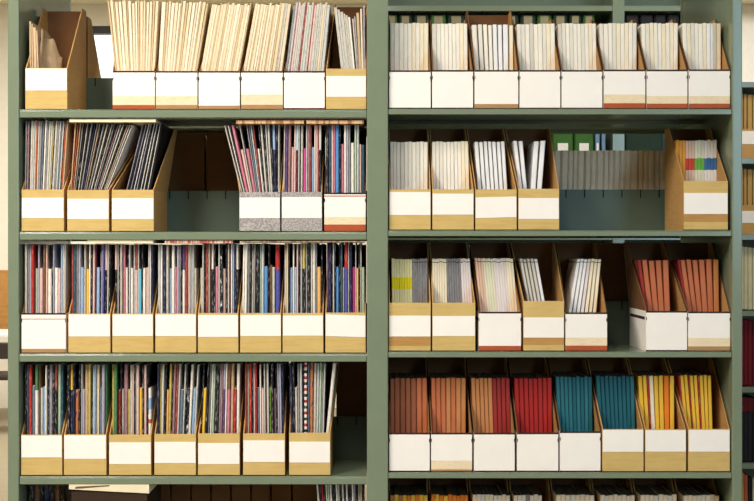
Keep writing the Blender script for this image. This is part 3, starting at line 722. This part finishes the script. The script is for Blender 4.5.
# row with the green books seen through the gap on the second shelf
gb = [(541, 552, M_BOOKG, 'green white-labelled book', 1), (553, 574, M_BOOKG, 'green white-labelled book', 1), (575, 594.5, M_BOOKG, 'green white-labelled book', 1), (596, 600.6, M_BOOKB, 'narrow blue-grey book with white label', 1),
      (602.5, 606.5, M_BOOKB, 'narrow blue-grey book', 0)]
for k, (a, b_, m, w, lb) in enumerate(gb):
    far_book(a, b_, 1, .13, m, f"{w} above the paperbacks behind the second shelf, {ORD[k]} from left", (.22, .5, .5) if lb else None)
far_book(625.5, 664, 1, .128, M_BOOKD, 'broad dark green binder above the paperbacks behind the second shelf')
# what shows to the right of the big unit
def far_file(px0, px1, rail, py_top, pyl0, pyl1, label):
    x0, x1 = X(px0, Y2), X(px1, Y2); zt = Z(RAILS[rail], Y2) + .0004
    e = empty('magazine_file', ((x0 + x1) / 2, Y2 + .004, zt)); hw = (x1 - x0) / 2 - .001
    lip = Z(py_top, Y2) - zt; b = MB(); d = .24; H = .27
    b.box(-hw, hw, 0, d, 0, .0025); b.box(-hw, hw, 0, .0025, .0025, lip); b.box(-hw, hw, d - .0025, d, .0025, H)
    for xa in (-hw, hw - .0025):
        n = len(b.V); P = [(.0025, .0025), (d - .0025, .0025), (d - .0025, H), (.8 * d, H), (.0025, lip)]
        for xx in (xa, xa + .0025): b.V += [(xx, yy, zz) for yy, zz in P]
        b.F += [tuple(n + i for i in reversed(range(5))), tuple(n + 5 + i for i in range(5))]; b.I += [0, 0]
        for i in range(5): b.F.append((n + i, n + (i + 1) % 5, n + 5 + (i + 1) % 5, n + 5 + i)); b.I.append(0)
    b.build('box', M_TANS, e)
    b = MB(); b.box(-hw + .001, hw - .001, -.0008, -.0001, Z(pyl1, Y2) - zt, Z(pyl0, Y2) - zt); b.build('paper_label', M_LABEL, e)
    tag(e, label, 'magazine file', 'magazine files across the aisle')
far_file(741, 780, 1, 129, 131, 144, 'tan file with white label right of the big unit, upper one across the aisle')
far_file(741, 780, 2, 205, 211, 223, 'tan file with white label right of the big unit, lower one across the aisle')
def far_inside(px0, px1, rail, yt, m, label, h=None):
    x0, x1 = X(px0, Y2), X(px1, Y2); zt = Z(RAILS[rail], Y2) + .004
    b = MB(); b.box(x0, x1, Y2 + .03, Y2 + .2, zt, Z(yt, Y2), (0, 0, 0, 0, 1, 0))
    o = b.build('library_book', [m, PAPER], bevel=.002); tag(o, label, 'book', G2)
for k, (a, b_) in enumerate([(742, 745), (745.6, 748.6), (749.6, 754), (754.8, 759)]):
    far_inside(a, b_, 1, 93 + k * .4, M_BOOKT, f"tan book in the upper tan file at the right edge, {ORD[k]} from left")
    far_inside(a, b_, 2, 168 + k * .5, M_BOOKT, f"tan book in the lower tan file at the right edge, {ORD[k]} from left")
for k, (a, b_) in enumerate([(740.8, 743), (743.2, 745.8), (746, 749.6), (750, 754), (754.4, 759)]):
    far_inside(a, b_, 3, 246 + k * .5, M_BOOKC, f"cream book at the right edge across the aisle, {ORD[k]} from left")
    far_inside(a, b_, 4, 319 + k * .6, M_BOOKR, f"dark red book at the right edge across the aisle, {ORD[k]} from left")
    far_inside(a, b_, 5, 397 + k * .4, M_BOOKK, f"dark grey red-topped book at the right edge across the aisle, {ORD[k]} from left")
    far_inside(a, b_, 6, 472 + k * 2, [M_BOOKK, M_BOOKT, M_BOOKO, M_BOOKK, M_BOOKC][k], f"{['black', 'tan', 'orange', 'slim black', 'cream'][k]} book at the lower right edge of the picture")
for o in [q for q in bpy.data.objects if q.get('label', '').startswith('dark grey red-topped')]:
    b = MB(); me = o.data
    xs = [v.co.x for v in me.vertices]; zs_ = [v.co.z for v in me.vertices]
    b.box(min(xs) - .0003, max(xs) + .0003, Y2 + .0292, Y2 + .0299, Z(412, Y2), max(zs_) - .002); b.build('red_title_panel', M_BOOKR, o)

# ------------------------------------------------------------------ the room
YW = 9.5
fl = MB(); fl.box(-7, 7, -7, YW, -.1, 0)
structure(fl.build('floor', mat('beige vinyl floor', (158, 146, 120), .5, .3, (144, 132, 108), .3, (6, 6, 6), mottle=.04)))
wall_m = mat('warm white wall', (246, 238, 220), .8, .2, mottle=.02)
b = MB(); wx0, wx1, wz0, wz1 = -3.05, -2.3, 2.85, 3.52
for (x0, x1, z0, z1) in ((-7, wx0, 0, 4.4), (wx1, 7, 0, 4.4), (wx0, wx1, 0, wz0), (wx0, wx1, wz1, 4.4)): b.box(x0, x1, YW, YW + .2, z0, z1)
structure(b.build('wall_back', wall_m))
b = MB(); b.box(-7.2, -7, -7, YW + .2, 0, 4.4); structure(b.build('wall_left', wall_m))
b = MB(); b.box(-7.2, 7, -7, YW + .2, 4.4, 4.5); structure(b.build('ceiling', mat('white ceiling', (240, 238, 232), .9, .1)))
b = MB(); b.box(-7, -2.0, YW - .02, YW, .68, 1.27); structure(b.build('trim_1', mat('wood wainscot', (196, 142, 78), .5, .3, (160, 108, 54), .5, (3, 3, 40))))
wf = empty('window_1', ((wx0 + wx1) / 2, YW, wz0)); structure(wf)
cxw = (wx0 + wx1) / 2
b = MB()
for (x0, x1, z0, z1) in ((wx0, wx1, wz1 - .07, wz1), (wx0, wx1, wz0, wz0 + .06), (wx0, wx0 + .06, wz0, wz1), (wx1 - .06, wx1, wz0, wz1), (cxw - .03, cxw + .03, wz0, wz1)):
    b.box(x0 - cxw, x1 - cxw, .02, .12, z0 - wz0, z1 - wz0)
b.build('window_frame', mat('dark window frame', (70, 72, 74), .5, .3), wf)
g = bpy.data.materials.new('window glass'); g.use_nodes = True
gb_ = g.node_tree.nodes['Principled BSDF']; gb_.inputs['Transmission Weight'].default_value = 1; gb_.inputs['Roughness'].default_value = 0; gb_.inputs['IOR'].default_value = 1.02
b = MB(); b.box(wx0 - cxw + .06, wx1 - cxw - .06, .065, .071, .06, wz1 - wz0 - .07); b.build('window_pane', g, wf)
b = MB(); b.box(-7, 7, YW - .5, YW - .02, 3.72, 4.0)
structure(b.build('trim_2', mat('cream beam', (240, 230, 200), .8, .2)))

# reading table and chair far behind, left of the unit
YT = 8.0
tb = empty('reading_table', (X(-20, YT), YT, 0)); tag(tb, 'white-topped reading table far back left of the shelving', 'table')
b = MB(); b.box(-.95, .75, 0, .8, .735, .765); b.build('table_top', mat('white laminate', (246, 242, 232), .4, .4), tb, bevel=.004)
M_DKMET = mat('dark metal', (52, 46, 42), .5, .4)
for lx in (-.88, .66):
    for ly in (.06, .74):
        b = MB(); b.tube((lx, ly, 0), (lx, ly, .735), .02); b.build('leg', M_DKMET, tb)
ch = empty('chair', (X(2, YT) + .05, YT - .25, 0)); tag(ch, 'dark chair pushed up to the reading table far back left', 'chair')
M_CH = mat('dark chair vinyl', (60, 52, 48), .5, .3)
b = MB(); b.box(-.22, .22, -.22, .22, .43, .47); b.build('seat', M_CH, ch, bevel=.015)
b = MB(); b.box(-.21, .21, -.25, -.22, .60, .73); b.build('backrest', M_CH, ch, bevel=.012)
for lx in (-.19, .19):
    b = MB(); b.tube((lx, -.235, 0), (lx, -.235, .73), .012); b.build('leg', M_DKMET, ch)
    b = MB(); b.tube((lx, .2, 0), (lx, .2, .43), .012); b.build('leg', M_DKMET, ch)

# ------------------------------------------------------------------ light
def area(name, loc, rot, sx, sy, power, colr):
    l = bpy.data.lights.new(name, 'AREA'); l.shape = 'RECTANGLE'; l.size = sx; l.size_y = sy; l.energy = power; l.color = colr
    o = bpy.data.objects.new(name, l); o.location = loc; o.rotation_euler = rot; COL.objects.link(o)
    return o
def aim(o, target):
    d = Vector(target) - o.location; o.rotation_euler = d.to_track_quat('-Z', 'Y').to_euler()
area('ceiling_lamp', (-1.5, -2.2, 3.25), (0, 0, 0), .5, 2.2, 128, (1.0, .95, .89))
area('ceiling_lamp', (-0.2, -2.2, 3.25), (0, 0, 0), .4, 2.0, 38, (1.0, .96, .90))
a = area('front_window', (2.75, -4.8, 2.3), (0, 0, 0), 1.1, 1.7, 62, (.42, .70, 1.0)); aim(a, (0.7, 0, 1.6))
a = area('aisle_fill', (-3.0, 6.3, 3.65), (0, 0, 0), 3.0, 2.0, 190, (1.0, .96, .88))  # unseen light, set low and strong to brighten beam and floor at rear left
area('aisle_fill', (1.2, 1.35, 3.5), (0, 0, 0), 2.0, .3, 30, (1.0, .96, .88))  # unseen light added to lift the dim far range
area('aisle_fill', (3.4, 6.8, 4.2), (0, 0, 0), 2.5, 2.0, 150, (.95, .96, 1.0))  # added out of view to brighten the back wall on the right
w = bpy.data.worlds.new('daylight'); S.world = w; w.use_nodes = True
nt = w.node_tree; bg = nt.nodes['Background']; bg.inputs[0].default_value = (1.0, .97, .92, 1)
tc = nt.nodes.new('ShaderNodeTexCoord'); sx = nt.nodes.new('ShaderNodeSeparateXYZ'); mr = nt.nodes.new('ShaderNodeMapRange')
nt.links.new(tc.outputs['Generated'], sx.inputs[0]); nt.links.new(sx.outputs['Y'], mr.inputs['Value'])
mr.inputs['From Min'].default_value = .1; mr.inputs['From Max'].default_value = .6; mr.inputs['To Min'].default_value = .13; mr.inputs['To Max'].default_value = 2.2
nt.links.new(mr.outputs[0], bg.inputs[1])                            # the sky is brightest beyond the back window

# ------------------------------------------------------------------ camera
c = bpy.data.cameras.new('camera'); c.sensor_width = 36; c.lens = PXM * CD / 754 * 36
co = bpy.data.objects.new('camera', c); co.location = (0, -CD, ZC); co.rotation_euler = (math.pi / 2, 0, 0); COL.objects.link(co)
S.camera = co
S.view_settings.view_transform = 'Standard'; S.view_settings.look = 'None'
S.view_settings.exposure = 0.14; S.view_settings.gamma = 1.0
